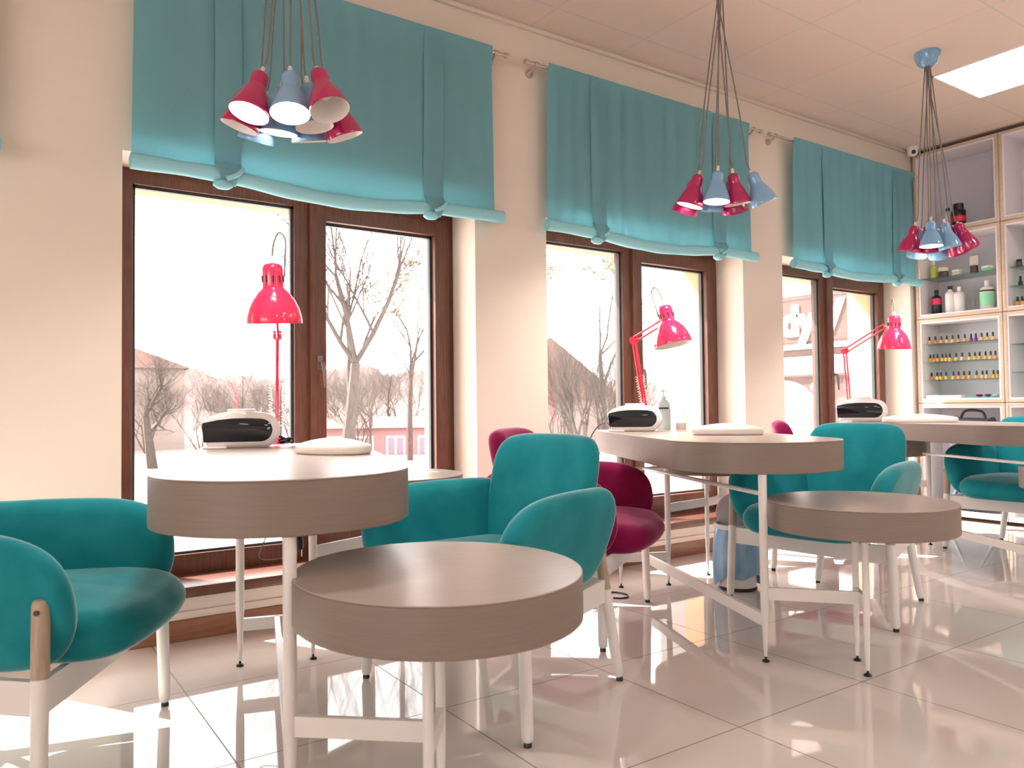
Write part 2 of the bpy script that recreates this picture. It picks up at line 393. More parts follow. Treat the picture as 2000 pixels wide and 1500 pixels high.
# ------------------------------------------------------------------ armchairs
FWD = .082
def make_chair(kind):
    fab = kind
    t = thing('armchair', '', 'chair')
    seat_out = catmull([(.40, -.12), (.405, .0), (.40, .12), (.375, .215), (.30, .275), (.15, .285), (0, .265), (-.15, .235), (-.24, .17), (-.26, 0), (-.24, -.17), (-.15, -.235), (0, -.265), (.15, -.285), (.30, -.275), (.375, -.215)], 4)
    bm = new()
    def fs(u, v, w):
        q = (u/.4); k = w/.065
        k = max(0, min(1, .5+w/.10)); k = k*k*(3-2*k)
        z = .385 + w - .020*max(0, (u-.12)/.28)**2*(.25+.75*k) + .008*min(1, abs(v)/.28)*k
        return V(u+.012, v, z)
    pad(bm, seat_out, .115, fs, .016, .0565, 6, 5); obj('seat', bm, fab, t, 180)
    arm_out = catmull([(.20, .325), (.262, .355), (.298, .42), (.303, .49), (.285, .56), (.235, .612), (.15, .640), (.03, .648), (-.10, .648), (-.19, .642), (-.245, .605), (-.268, .54), (-.252, .45), (-.215, .37), (-.15, .325), (-.02, .315), (.1, .315)], 4)
    for s in (-1, 1):
        bm = new()
        def fa(u, v, w, s=s):
            lat = .262+u*.19+(v-.48)*.24+w
            return V(u*(1.06 if u < 0 else 1)+.02, s*lat, .32+(v-.32)*.975)
        pad(bm, arm_out, .088, fa, .006, .044, 6, 4); obj('armrest', bm, fab, t, 180)
    back_out = catmull([(.232, .62), (.228, .72), (.20, .775), (.14, .796), (0, .80), (-.14, .796), (-.20, .775), (-.228, .72), (-.232, .62), (-.225, .48), (-.205, .37), (-.15, .325), (0, .318), (.15, .325), (.205, .37), (.225, .48)], 4)
    bm = new()
    def fb(u, v, w): return V(FWD-.215-(v-.33)*.235+.55*u*u+w, u, v)
    pad(bm, back_out, .086, fb, .008, .043, 6, 4); obj('backrest', bm, fab, t, 180)
    # legs: white lacquered lower part, oak upper part, black foot
    def leg(foot, top, zs, wood_flat):
        foot, top = V(*foot), V(*top); d = top-foot
        p = lambda z: foot+d*((z-foot.z)/d.z)
        bm = new(); sweep(bm, [p(.012), p(.016), p(.03), p(zs)], [.010, .0145, .0165, .0185], 14)
        lg = obj('leg', bm, 'white', t)
        bm = new(); sweep(bm, [p(zs), p(zs+.05), p(top.z-.015), p(top.z-.004), p(top.z)], [.0185, .0185, .0185, .015, .008], 14)
        w_ = obj('leg_top', bm, 'legwood', lg); w_['label'] = 'pale oak upper leg'
        bm = new(); sweep(bm, [V(foot.x, foot.y, 0), V(foot.x, foot.y, .005), p(.014)], [.0115, .0115, .0095], 12); obj('foot_pad', bm, 'black', lg)
        if wood_flat:
            s = 1 if foot.y > 0 else -1; bm = new(); q = p(top.z-.026)
            sweep(bm, [q+V(0, s*.015, 0), q+V(0, s*.0205, 0)], .006, 10); obj('bolt', bm, 'black', lg)
    for s in (-1, 1):
        leg((.28, s*.375, 0), (.272, s*.352, .50), .335, True)
        leg((-.28, s*.245, 0), (-.256, s*.175, .475), .29, False)
    bm = new(); a = [(.268, .345), (.268, -.345), (-.262, -.200), (-.262, .200)]
    for i in range(4):
        p, q = V(*a[i], 0), V(*a[(i+1) % 4], 0); d = (q-p); n = V(-d.y, d.x, 0).normalized()*.009
        vs = []
        for z in (.252, .325):
            for c in (p+n, p-n, q-n, q+n): vs.append(bm.verts.new((c.x, c.y, z)))
        for f in ((0, 1, 2, 3), (4, 5, 6, 7), (0, 1, 5, 4), (1, 2, 6, 5), (2, 3, 7, 6), (3, 0, 4, 7)): bm.faces.new([vs[k] for k in f])
    obj('apron', bm, 'white', t)
    return t
def pose(t, fm, face, label, group):
    "fm: midpoint of the front feet, face: facing direction"
    f = Vector(face).normalized(); c = Vector(fm)-f*.28
    t.location = (c.x, c.y, 0); t.rotation_euler = (0, 0, math.atan2(f.y, f.x)); t['label'] = label; t['group'] = group; return t
ch = make_chair('teal'); GT, GM = 'teal velvet armchairs', 'magenta velvet armchairs'
pose(ch, (.286, 2.232), (.875, -.484), 'teal velvet armchair cut off by the left edge, bolted oak leg in front', GT)
pose(copy_tree(ch), (1.128, 2.055), (-.985, -.174), 'teal velvet armchair between the nearest round table and the magenta chair', GT)
pose(copy_tree(ch), (2.915, 2.05), (-.994, -.105), 'teal velvet armchair behind the second round table, beside the waste bin', GT)
pose(copy_tree(ch), (4.89, 2.06), (-.994, -.105), 'teal velvet armchair at the right edge behind the farthest desk', GT)
cm = make_chair('magenta')
pose(cm, (2.19, 2.377), (.55, -.835), 'magenta velvet armchair tucked behind a teal chair, facing the middle desk', GM)
pose(copy_tree(cm), (4.04, 2.36), (.6, -.8), 'magenta velvet armchair by the wall, only the back tip showing beside the third desk', GM)

# ------------------------------------------------------------------ desks
def make_desk(label, org, th, hw, ln, zt, zb, fpt, A, G, S, SL, sz, D, DL, dz, s_ax=(.31, .31, 0)):
    """local y runs towards the window; F front leg, A/G rear legs, S low round table, D round shelf under the back"""
    t = thing('manicure_desk', label, 'desk', (*org, 0), -th, 'oak manicure desks with a low round side table')
    fr = .30
    out = []
    for k in range(33):
        a = PI+PI*k/32; out.append((hw*math.cos(a), fr+fr*math.sin(a)))
    rc = .13
    for cx, a0 in ((hw-rc, 0), (-hw+rc, PI/2)):
        for k in range(9):
            a = a0+PI/2*k/8; out.append((cx+rc*math.cos(a), ln-rc+rc*math.sin(a)))
    bm = new(); prism(bm, out, zb, zt-.0015, .0025); obj('desk_drum', bm, 'oak', t, 30)
    bm = new(); prism(bm, [(x*.9985, y) for x, y in out], zt-.0015, zt+.0015, .001); obj('desktop', bm, 'oak_top', t, 30)
    def leg(p, z1, r=.0145):
        bm = new(); x, y = p
        sweep(bm, [(x, y, .018), (x, y, .05), (x, y, .20), (x, y, z1)], [.0055, .0075, r, r], 12); l = obj('leg', bm, 'white', t)
        bm = new(); lathe(bm, [(0, 0), (.0125, 0), (.0135, .003), (.010, .007), (.004, .009), (.004, .02), (0, .02)], 14, Matrix.Translation((x, y, 0))); obj('leveller_foot', bm, 'black', l)
    leg(fpt, zb); leg(A, zb); leg(G, zb)
    def bar(name, p, q, z, hh, ww):
        p, q = V(*p, z), V(*q, z); d = (q-p).normalized(); n = V(-d.y, d.x, 0)*ww/2
        bm = new(); vs = []
        for zz in (z-hh/2, z+hh/2):
            for c in (p+n, p-n, q-n, q+n): vs.append(bm.verts.new((c.x, c.y, zz)))
        for f in ((0, 1, 2, 3), (4, 5, 6, 7), (0, 1, 5, 4), (1, 2, 6, 5), (2, 3, 7, 6), (3, 0, 4, 7)): bm.faces.new([vs[k] for k in f])
        obj(name, bm, 'white', t, 30)
    mid = ((A[0]+G[0])/2, (A[1]+G[1])/2)
    bar('floor_rail', fpt, mid, .143, .042, .018); bar('floor_rail', A, G, .143, .042, .018)
    bm = new(); sweep(bm, [(*fpt, .58), (*mid, .58)], .0085, 10); sweep(bm, [(*A, .58), (*G, .58)], .0085, 10); obj('upper_rail', bm, 'white', t)
    for c, legs, (z0, z1), host, nm, bz, (ra, rb, ro) in ((S, SL, sz, fpt, 'side_table', .235, s_ax), (D, DL, dz, A, 'rear_shelf', .38, (.30, .30, 0))):
        oo = []
        for k in range(64):
            a = 2*PI*k/64; x, y = ra*math.cos(a), rb*math.sin(a)
            oo.append((c[0]+x*math.cos(ro)-y*math.sin(ro), c[1]+x*math.sin(ro)+y*math.cos(ro)))
        bm = new(); prism(bm, oo, z0, z1-.0015, .0025); dr = obj(nm+'_drum', bm, 'oak', t, 30)
        bm = new(); prism(bm, [(c[0]+(x-c[0])*.998, c[1]+(y-c[1])*.998) for x, y in oo], z1-.0015, z1+.0015, .001); obj(nm+'_top', bm, 'oak_top', t, 30)
        for p in legs: leg(p, z0, .011)
        lm = ((legs[0][0]+legs[1][0])/2, (legs[0][1]+legs[1][1])/2)
        bar('cross_rail', host, lm, bz, .042, .014); bar('cross_rail', legs[0], legs[1], bz, .042, .014)
    return t
DK = {}
DK[1] = make_desk('nearest oak manicure desk at left, with the large foreground round side table', (.519, 1.598), math.radians(18), .302, 1.72, .747, .629,
    (.012, .025), (.10, 1.21), (-.147, 1.21), (.327, .020), [(.268, -.174), (.322, -.021)], (.443, .540), (.40, 1.45), [(.33, 1.40), (.46, 1.50)], (.525, .626), (.311, .338, math.radians(9)))
DK[2] = make_desk('middle oak manicure desk with its round side table, waste bin beneath', (2.331, 1.689), math.radians(27.3), .33, 1.65, .757, .647,
    (-.095, .02), (-.055, 1.18), (-.30, 1.17), (.25, -.005), [(.168, -.167), (.22, -.02)], (.455, .55), (.26, 1.43), [(.218, 1.36), (.333, 1.467)], (.535, .645))
DK[3] = make_desk('farthest oak manicure desk cut off by the right edge of the photo', (4.447, 1.61), math.radians(27.3), .30, 1.68, .767, .6645,
    (-.17, .03), (-.02, 1.05), (-.24, 1.05), (.01, -.065), [(-.04, -.20), (.0, -.12)], (.463, .562), (-.30, 1.19), [(-.20, 1.10), (-.08, 1.18)], (.56, .6625), (.27, .27, 0))

# ------------------------------------------------------------------ nail dryers, cushions, lamps, bottles on the desks
def make_dryer():
    t = thing('nail_dryer', '', 'nail lamp')
    # outline in (x, z); the round end is at +x
    out = [(-.118, .0), (.075, .0)]
    for k in range(13):
        a = -PI/2+PI*k/12; out.append((.076+.066*math.cos(a), .066+.066*math.sin(a)))
    out += [(.03, .140), (-.03, .139), (-.075, .132), (-.115, .117), (-.14, .098), (-.142, .088), (-.132, .05), (-.122, .02)]
    d = .085
    Mx = Matrix(((1, 0, 0, 0), (0, 0, -1, 0), (0, 1, 0, 0), (0, 0, 0, 1)))   # (x,y,z)->(x,-z,y)
    bm = new(); prism(bm, out, -d, d, .012, Mx); obj('housing', bm, 'white_gloss', t, 50)
    win = [(-.130, .024), (.068, .024)]
    for k in range(13):
        a = -PI/2+PI*k/12; win.append((.070+.043*math.cos(a), .067+.043*math.sin(a)))
    win += [(.03, .112), (-.03, .112), (-.08, .107), (-.134, .096), (-.137, .085)]
    bm = new(); prism(bm, win, d-.002, d+.0025, .002, Mx); obj('dark_window', bm, 'gloss_black', t, 50)
    bm = new(); box(bm, -.05, .05, -.05, .05, .136, .147, .005); obj('top_handle', bm, 'white_gloss', t)
    bm = new(); box(bm, -.135, -.05, -d-.012, d-.01, .0005, .009, .003); obj('base_tray', bm, 'white_gloss', t)
    return t
dz = {}
dr = make_dryer()
def set_at(t, p, z, rz, label, s=1): t.location = (p.x, p.y, z); t.rotation_euler = (0, 0, rz); t.scale = (s, s, s); t['label'] = label; return t
GD = 'white nail dryers on the desks'
dr['group'] = GD
set_at(dr, at(463, 873, 2.93)+_fw*.05, .7485, math.radians(-17), 'white nail dryer with dark window on the nearest desk, beside the first red lamp')
d2 = copy_tree(dr); set_at(d2, at(1245, 842, 3.95)+_fw*.07, .7585, math.radians(-45), 'white nail dryer on the middle desk in front of the sanitizer bottle', .98)
d3 = copy_tree(dr); set_at(d3, at(1683, 824, 5.12), .7685, math.radians(-58), 'white nail dryer on the farthest desk, above the teal chair back', 1.10)
def make_cushion(L_, B_, h_):
    t = None; o = catmull([(L_/2, .0), (L_*.44, B_*.28), (L_*.2, B_*.46), (0, B_*.5), (-L_*.2, B_*.46), (-L_*.44, B_*.28), (-L_/2, 0), (-L_*.44, -B_*.28), (-L_*.2, -B_*.46), (0, -B_*.5), (L_*.2, -B_*.46), (L_*.44, -B_*.28)], 4)
    bm = new(); pad(bm, o, h_*.62, lambda u, v, w: V(u, v, h_*.31+(w if w < 0 else w*(1+.0))), h_*.38, h_*.24, 5, 6)
    for v in bm.verts:
        if v.co.z < 0: v.co.z = 0
    return obj('hand_rest_cushion', bm, 'leatherette', None, 180)
GC = 'white hand rest cushions'
for p, z, L_, B_, rz, s in ((at(651, 876, 2.50), .7485, .27, .17, math.radians(-62), 'white hand rest cushion on the nearest desk in front of the open window sash'),
                    (at(1421, 845, 3.42), .7585, .305, .16, math.radians(-46), 'white hand rest cushion on the middle desk near its round end'),
                    (at(1796, 823, 4.78), .7685, .42, .20, math.radians(-58), 'white hand rest cushion on the farthest desk beside the shelf units')):
    o = make_cushion(L_, B_, .052); o.location = (p.x, p.y, z); o.rotation_euler = (0, 0, rz); tag(o, s, 'cushion', GC)

def make_lamp(label, base, elbow, neck, rim, axis, zdesk, k=1.0, loop=1):
    t = thing('desk_lamp', label, 'lamp', (base.x, base.y, zdesk), 0, 'red articulated desk lamps'); o = Vector(t.location)
    P = lambda p: p-o
    bm = new(); lathe(bm, [(0, 0), (.034, 0), (.035, .008), (.024, .016), (.013, .022), (.012, .06), (0, .06)], 20); obj('base', bm, 'pink', t)
    b = V(0, 0, .055); e = P(elbow); nk = P(neck); side = (e-b).cross(nk-e)
    side = side.normalized() if side.length > 1e-4 else V(1, 0, 0)
    inpl = side.cross((e-b).normalized())
    bm = new()
    for s in (-.011, .011): sweep(bm, [b+inpl*s, e+inpl*s], .0062, 8)
    obj('lower_arm', bm, 'pink', t)
    inp2 = side.cross((nk-e).normalized()); bm = new()
    for s in (-.013, .013): sweep(bm, [e+inp2*s, nk+inp2*s], .0058, 8)
    obj('upper_arm', bm, 'pink', t)
    bm = new(); sweep(bm, [e-side*.016, e+side*.016], .02, 14); obj('elbow_joint', bm, 'pink', t)
    bm = new()
    for s in (-1, 1):
        pts = []; a0 = b+V(0, 0, .02)+side*s*.024; a1 = b.lerp(e, .55)+side*s*.026; n = 90
        dd = (a1-a0).normalized(); x = dd.orthogonal().normalized(); y = dd.cross(x)
        for i in range(n): a = i*1.15; pts.append(a0.lerp(a1, i/(n-1))+x*.0062*math.cos(a)+y*.0062*math.sin(a))
        sweep(bm, pts, .0021, 5)
        sweep(bm, [a1-side*s*.02, a1+side*s*.004], .003, 6); sweep(bm, [a0-side*s*.02, a0+side*s*.004], .003, 6)
    obj('spring', bm, 'steel', t)
    ax = Vector(axis).normalized(); R_ = P(rim); mt = lookz(R_, -ax)      # local z from rim to cap
    prof = [(.0955, 0), (.0965, .004), (.095, .022), (.088, .05), (.074, .082), (.056, .107), (.041, .121), (.037, .126), (.0365, .135), (.0365, .188), (.034, .20), (.027, .208), (.012, .212), (0, .212)]
    prof = [(r*k, z*k) for r, z in prof]
    bm = new(); lathe(bm, prof, 36, mt); sh = obj('shade', bm, 'pink', t, 60)
    bm = new(); lathe(bm, [(.0955*k, 0), (.0935*k, .004), (.092*k, .022*k), (.085*k, .05*k), (.071*k, .082*k), (.053*k, .106*k), (.036*k, .12*k), (0, .122*k)], 32, mt); li = obj('shade_lining', bm, 'shade_in', sh, 60); li['label'] = 'white inside of the shade'
    bm = new()
    for i in range(10):
        a = 2*PI*i/10; q = mt @ V(.0368*k*math.cos(a), .0368*k*math.sin(a), .168*k); q0 = mt @ V(.0368*k*math.cos(a), .0368*k*math.sin(a), .145*k)
        sweep(bm, [q0, q], .0035*k, 6)
    obj('vent_slots', bm, 'black', sh)
    bm = new(); lathe(bm, [(.009, .210*k), (.008, .222*k), (.006, .235*k), (.004, .237*k), (0, .237*k)], 12, mt); obj('cord_grip', bm, 'clearcap', sh)
    s0 = mt @ V(0, 0, .233*k); upv = mt.to_3x3() @ V(0, 0, 1)
    sd = (nk-R_); sd = (sd-upv*sd.dot(upv)); sd = sd.normalized() if sd.length > .01 else V(1, 0, 0)
    if loop == 1: sd = V(.8, -.55, 0)*1.0
    bm = new(); sweep(bm, path([s0, s0+upv*.05+sd*.008, s0+upv*.085+sd*.028, s0+upv*.06+sd*.05, s0+upv*.0+sd*.047, s0-upv*.07+sd*.042], 6), .0034, 6); obj('cord', bm, 'cord', t)
    bm = new(); sweep(bm, [nk, mt @ V(0, 0, .13*k)], .008, 8); obj('shade_bracket', bm, 'pink', t)
    return t
make_lamp('red desk lamp on the nearest desk, shade against the left window pane', at(541, 860, 3.21), at(542, 655, 3.12), at(539, 612, 2.9), at(536, 632, 2.75), _fw*.11-V(0, 0, 1), .7485)
make_lamp('red desk lamp on the middle desk, white shade lining visible', at(1264, 842, 4.22), at(1238, 664, 4.2), at(1296, 628, 4.0), at(1315, 674, 3.97), -V(0, 0, 1)+_r*.19-_fw*.12, .7585, 1.0, 2)
make_lamp('red desk lamp on the farthest desk, arm angled up towards the shelves', at(1660, 822, 5.44), at(1650, 686, 5.36), at(1727, 637, 5.05), at(1746, 682, 4.88), _fw*.07-V(0, 0, 1), .7685, 1.0, 2)

def bottle(name, label, cat, p, z, prof, m, group=None, cap=None, capm='black', sx=1, sy=1, rz=0, extra=None):
    t = thing(name, label, cat, (p[0], p[1], z), rz, group)
    bm = new(); lathe(bm, prof, 18, None, sx, sy); obj('body', bm, m, t, 50)
    if cap: bm = new(); lathe(bm, cap, 14); obj('cap', bm, capm, t, 50)
    return t
M['sanit'] = mat('pale_aqua_plastic', (.55, .70, .70), .25)
M['whitep'] = mat('white_plastic', (.82, .78, .76), .3)
M['liquid'] = mat('pale_liquid', (.80, .72, .72), .1)
def pump(t, z, side, s=1.0, m='whitep'):
    bm = new(); sweep(bm, [(0, 0, z), (0, 0, z+.035*s)], .005*s, 8); sweep(bm, [(0, 0, z), (0, 0, z+.012*s)], .013*s, 12)
    sweep(bm, [V(0, 0, z+.035*s), V(0, 0, z+.040*s), Vector(side)*.014*s+V(0, 0, z+.043*s), Vector(side)*.04*s+V(0, 0, z+.036*s)], [.007*s, .008*s, .006*s, .003*s], 8); obj('pump', bm, m, t)
p = at(1297, 843, 4.2)
sb = bottle('sanitizer_bottle', 'pale aqua pump bottle of sanitizer behind the middle nail dryer', 'bottle', p, .7585, [(0, 0), (.034, 0), (.037, .006), (.037, .115), (.033, .14), (.02, .158), (.012, .163), (.012, .172), (0, .172)], 'sanit', None, None, 'black', 1.0, .75, math.radians(-44))
pump(sb, .17, (-.3, -.9, 0), 1.0)
bm = new(); box(bm, -.026, .026, -.0292, -.0280, .112, .120); obj('label_band', bm, 'black', sb)
p = at(1330, 838, 4.03)
cb = bottle('pump_dispenser', 'small clear pump dispenser on the middle desk beside the sanitizer', 'bottle', p, .7585, [(0, .001), (.028, .001), (.030, .005), (.030, .072), (.026, .08), (.018, .084), (.018, .09)], 'clear')
bm = new(); lathe(bm, [(0, .003), (.026, .003), (.0265, .04), (0, .04)], 16); obj('liquid', bm, 'liquid', cb)
bm = new(); lathe(bm, [(0, .09), (.022, .09), (.024, .095), (.024, .108), (.012, .112), (0, .112)], 16); sweep(bm, [(0, 0, .01), (0, 0, .09)], .004, 8); obj('dispenser_top', bm, 'clear', cb)
p = at(1699, 824, 5.42)
b3 = bottle('lotion_bottle', 'white nozzle bottle standing behind the farthest nail dryer', 'bottle', p, .7685, [(0, 0), (.042, 0), (.044, .006), (.043, .085), (.03, .112), (.016, .125), (.015, .15), (.006, .16), (.003, .205), (0, .205)], 'whitep')
# cables
def cable(label, pts, r=.0028, cat='cable', m='black', name='power_cable', plug=None, n=6):
    o = Vector(pts[0]); bm = new(); sweep(bm, path([Vector(p)-o for p in pts], n), r, 6)
    t = obj(name, bm, m); t.location = o; tag(t, label, cat)
    if plug:
        bm = new(); q = Vector(plug)-o
        sweep(bm, [q, q+V(0, 0, -.012), q+V(0, 0, -.04), q+V(0, 0, -.05)], [.006, .013, .016, .012], 10); ph = obj('plug', bm, 'black', t)
        bm = new()
        for s in (-.009, .009): sweep(bm, [q+V(s, 0, -.045), q+V(s, 0, -.075)], .0022, 6)
        obj('plug_pin', bm, 'steel', ph)
    return t
rnd = random.Random(5)
c0 = at(560, 862, 3.0); c0.z = .756
tang = [c0+V(.03*math.cos(a*1.9)*(.6+.4*rnd.random()), .03*math.sin(a*1.3), .006+.028*abs(math.sin(a*1.05))*(.4+.6*rnd.random())) for a in range(16)]
cable('black cable bundled in a tangle beside the nearest desk lamp', tang, .0030)
pl = at(584, 1044, 2.62)
cable('black power plug hanging below the nearest desktop', [at(571, 1030, 2.6), at(578, 1034, 2.6), pl], .003, plug=pl)
cable('thin grey cable drooping in a loop under the nearest desk', [at(524, 1036, 2.75), at(514, 1062, 2.75), at(506, 1086, 2.75), at(520, 1093, 2.75), at(556, 1089, 2.75), at(575, 1080, 2.75)], .0022, m='cord')
cable('black power cable hanging over the left corner of the middle desk', [at(1193, 834, 3.9), at(1182, 826, 3.95), at(1166, 835, 4.0), at(1153, 858, 4.02), at(1155, 890, 4.02), at(1160, 930, 4.0)], .003)
fl = lambda x, y: (lambda d: V(d.x, d.y, .004))(at(x, y, .893*F_PX/(y-790)))
cable('black flat cable lying on the floor behind the rear leg of a teal chair', [fl(1166, 1143), fl(1180, 1158), fl(1198, 1156), fl(1222, 1160), fl(1226, 1166), fl(1212, 1168), fl(1198, 1167)], .0038)

# ------------------------------------------------------------------ waste bin
bp0 = at(1441, 1148, 3.772)
bn = thing('waste_bin', 'small white waste bin with a blue liner under the middle desk', 'bin', (3.045, 2.519, 0), math.radians(-50))
bm = new(); lathe(bm, [(0, .012), (.088, .012), (.089, .02), (.098, .29), (.098, .30), (.094, .30), (.085, .03), (0, .03)], 32); obj('bucket', bm, 'whitep', bn)
bm = new(); lathe(bm, [(0, 0), (.088, 0), (.092, .004), (.092, .012), (.086, .016), (0, .016)], 32); obj('base_ring', bm, 'black', bn)
bm = new(); seg = 56; rings = []
rnd = random.Random(3); ph = [rnd.uniform(0, 6.28) for _ in range(6)]
for j, (r, z) in enumerate([(.092, .27), (.100, .305), (.106, .30), (.112, .26), (.118, .21), (.120, .16), (.117, .11), (.112, .075), (.108, .055)]):
    q = j/8
    rings.append([bm.verts.new(((r+.012*q*(math.sin(a*7+ph[0])*.5+math.sin(a*13+ph[1]+q*2)*.4+math.sin(a*3+ph[2])*.6))*math.cos(a), (r+.012*q*(math.sin(a*7+ph[0])*.5+math.sin(a*13+ph[1]+q*2)*.4+math.sin(a*3+ph[2])*.6))*math.sin(a), z+.018*q*math.sin(a*4+ph[3])+(.02*q*math.sin(a*2+ph[4])))) for a in [2*PI*k/seg for k in range(seg)]])
for a, b in zip(rings, rings[1:]):
    for k in range(seg): bm.faces.new((a[k], a[(k+1) % seg], b[(k+1) % seg], b[k]))
o = obj('bag_liner', bm, 'bag', bn, 60); o['label'] = 'blue plastic bag liner'
bm = new(); lathe(bm, [(.100, .292), (.109, .292), (.111, .300), (.109, .312), (.100, .314), (.098, .306), (.100, .292)], 36); obj('rim_ring', bm, 'whitep', bn)
bm = new(); lathe(bm, [(0, 0), (.098, 0), (.100, .006), (.09, .014), (0, .02)], 32, Matrix.Translation((0, .075, .352)) @ Matrix.Rotation(math.radians(70), 4, 'X')); o = obj('lid', bm, 'grey', bn); o['label'] = 'grey lid tipped open'

# ------------------------------------------------------------------ pendant clusters
def make_shade(parent, col, mouth, top, lit, can):
    d = (mouth-top); ln = d.length; mt = lookz(mouth, -d.normalized()); k = ln/.147
    pr = [(.0605, 0), (.0615, .003), (.060, .012), (.054, .035), (.044, .062), (.033, .083), (.0285, .093), (.0275, .097), (.0275, .102), (.0270, .128), (.023, .139), (.013, .146), (0, .147)]
    bm = new(); lathe(bm, [(r, z*k) for r, z in pr], 28, mt); s = obj('lamp_shade', bm, col, parent, 60)
    bm = new(); lathe(bm, [(.0605, 0), (.059, .003), (.058, .012), (.052, .035), (.042, .062), (.030, .083), (0, .086)], 24, mt); i = obj('shade_lining', bm, 'shade_in', s, 60); i['label'] = 'white inside of the shade'
    bm = new(); lathe(bm, [(0, .014), (.016, .016), (.026, .026), (.030, .042), (.026, .058), (.016, .07), (.013, .085), (0, .085)] if lit else [(0, .045), (.01, .046), (.018, .054), (.020, .064), (.016, .074), (.012, .085), (0, .085)], 16, mt); obj('bulb', bm, 'bulb_on' if lit else 'shade_in', s, 60)
    bm = new(); lathe(bm, [(.0075, .144), (.0075, .152), (.006, .166), (.004, .168), (0, .168)], 12, mt); obj('cord_grip', bm, 'clearcap', s)
    bm = new(); a = mt @ V(0, 0, .166); sweep(bm, path([a, a+(mt.to_3x3() @ V(0, 0, .05)), a.lerp(can, .35)+V(0, 0, .0), can], 5), .0031, 6); obj('cord', bm, 'cord', s)
    if lit:
        li = bpy.data.lights.new('bulb_light', 'SPOT'); li.energy = 9; li.color = (1, .93, .85); li.spot_size = math.radians(120); li.spot_blend = .6; li.shadow_soft_size = .03
        lo = bpy.data.objects.new('bulb_light', li); C.objects.link(lo); lo.parent = s; lo.matrix_local = mt @ Matrix.Translation((0, 0, .006))
def make_cluster(label, cen, zm, lamps, canz=H, spread=.30):
    t = thing('pendant_cluster', label, 'pendant lamp', (cen[0], cen[1], canz), 0, 'red and blue pendant clusters')
    bm = new(); lathe(bm, [(0, -.08), (.018, -.08), (.03, -.078), (.048, -.066), (.060, -.044), (.066, -.02), (.068, 0), (0, 0)], 28); obj('canopy', bm, 'blue', t)
    for i, (x, y, col, lit) in enumerate(lamps):
        mo = V(x-cen[0], y-cen[1], zm-canz); tp = V(mo.x*(1-spread), mo.y*(1-spread), mo.z+.142)
        a = 2*PI*i/len(lamps); make_shade(t, col, mo, tp, lit, V(.014*math.cos(a), .014*math.sin(a), -.078))
    return t
c1 = [(.672, 2.39), (.778, 2.325), (.870, 2.232), (.680, 2.525), (.802, 2.511), (.882, 2.395), (1.0, 2.43), (.762, 2.63), (.917, 2.537)]
make_cluster('largest pendant cluster of red and blue metal shades, in front of the left-hand blind', (.815, 2.43), 1.80,
    [(*p, c, l) for p, c, l in zip(c1, ['red', 'blue', 'red', 'red', 'blue', 'blue', 'red', 'blue', 'blue'], [1, 1, 0, 0, 1, 0, 0, 0, 0])])
c2 = [(2.723, 2.492), (2.775, 2.377), (2.895, 2.355), (2.985, 2.275), (2.80, 2.60), (2.883, 2.505), (3.001, 2.455)]
make_cluster('pendant cluster of red and blue shades in front of the middle blind', (2.80, 2.36), 1.82,
    [(*p, c, l) for p, c, l in zip(c2, ['red', 'blue', 'red', 'blue', 'red', 'blue', 'red'], [1, 1, 0, 0, 1, 1, 0])])
c3 = [(4.391, 2.235), (4.529, 2.20), (4.640, 2.15), (4.425, 2.38), (4.535, 2.33), (4.605, 2.43), (4.726, 2.36), (4.704, 2.235)]
make_cluster('farthest pendant cluster hanging from a blue ceiling cup before the shelves', (4.40, 2.235), 1.765,
    [(*p, c, l) for p, c, l in zip(c3, ['blue', 'blue', 'red', 'red', 'red', 'blue', 'blue', 'red'], [1, 0, 0, 0, 1, 1, 1, 0])])

# ------------------------------------------------------------------ ceiling panels
def panel(cx, cy, label, m='panel_fill'):
    t = thing('ceiling_panel_light', label, 'ceiling light', (cx, cy, H), 0, 'square ceiling light panels')
    bm = new()
    for a in ((-.3, .3, -.3, -.288), (-.3, .3, .288, .3), (-.3, -.288, -.3, .3), (.288, .3, -.3, .3)): box(bm, *a, -.006, 0)
    obj('frame', bm, 'white', t); bm = new(); box(bm, -.288, .288, -.288, .288, -.004, -.001); obj('diffuser', bm, m, t, smooth=False)
panel(5.043, 2.09, 'lit square light panel set in the ceiling near the shelves', 'panel_dim')
for cx, cy in ((5.043, -.91), (2.643, -.91), (5.043, .29), (2.643, -2.71), (.243, -2.71)): panel(cx, cy, 'square fill light panel added in the ceiling, out of view')  # unseen panels added to fill the room with light

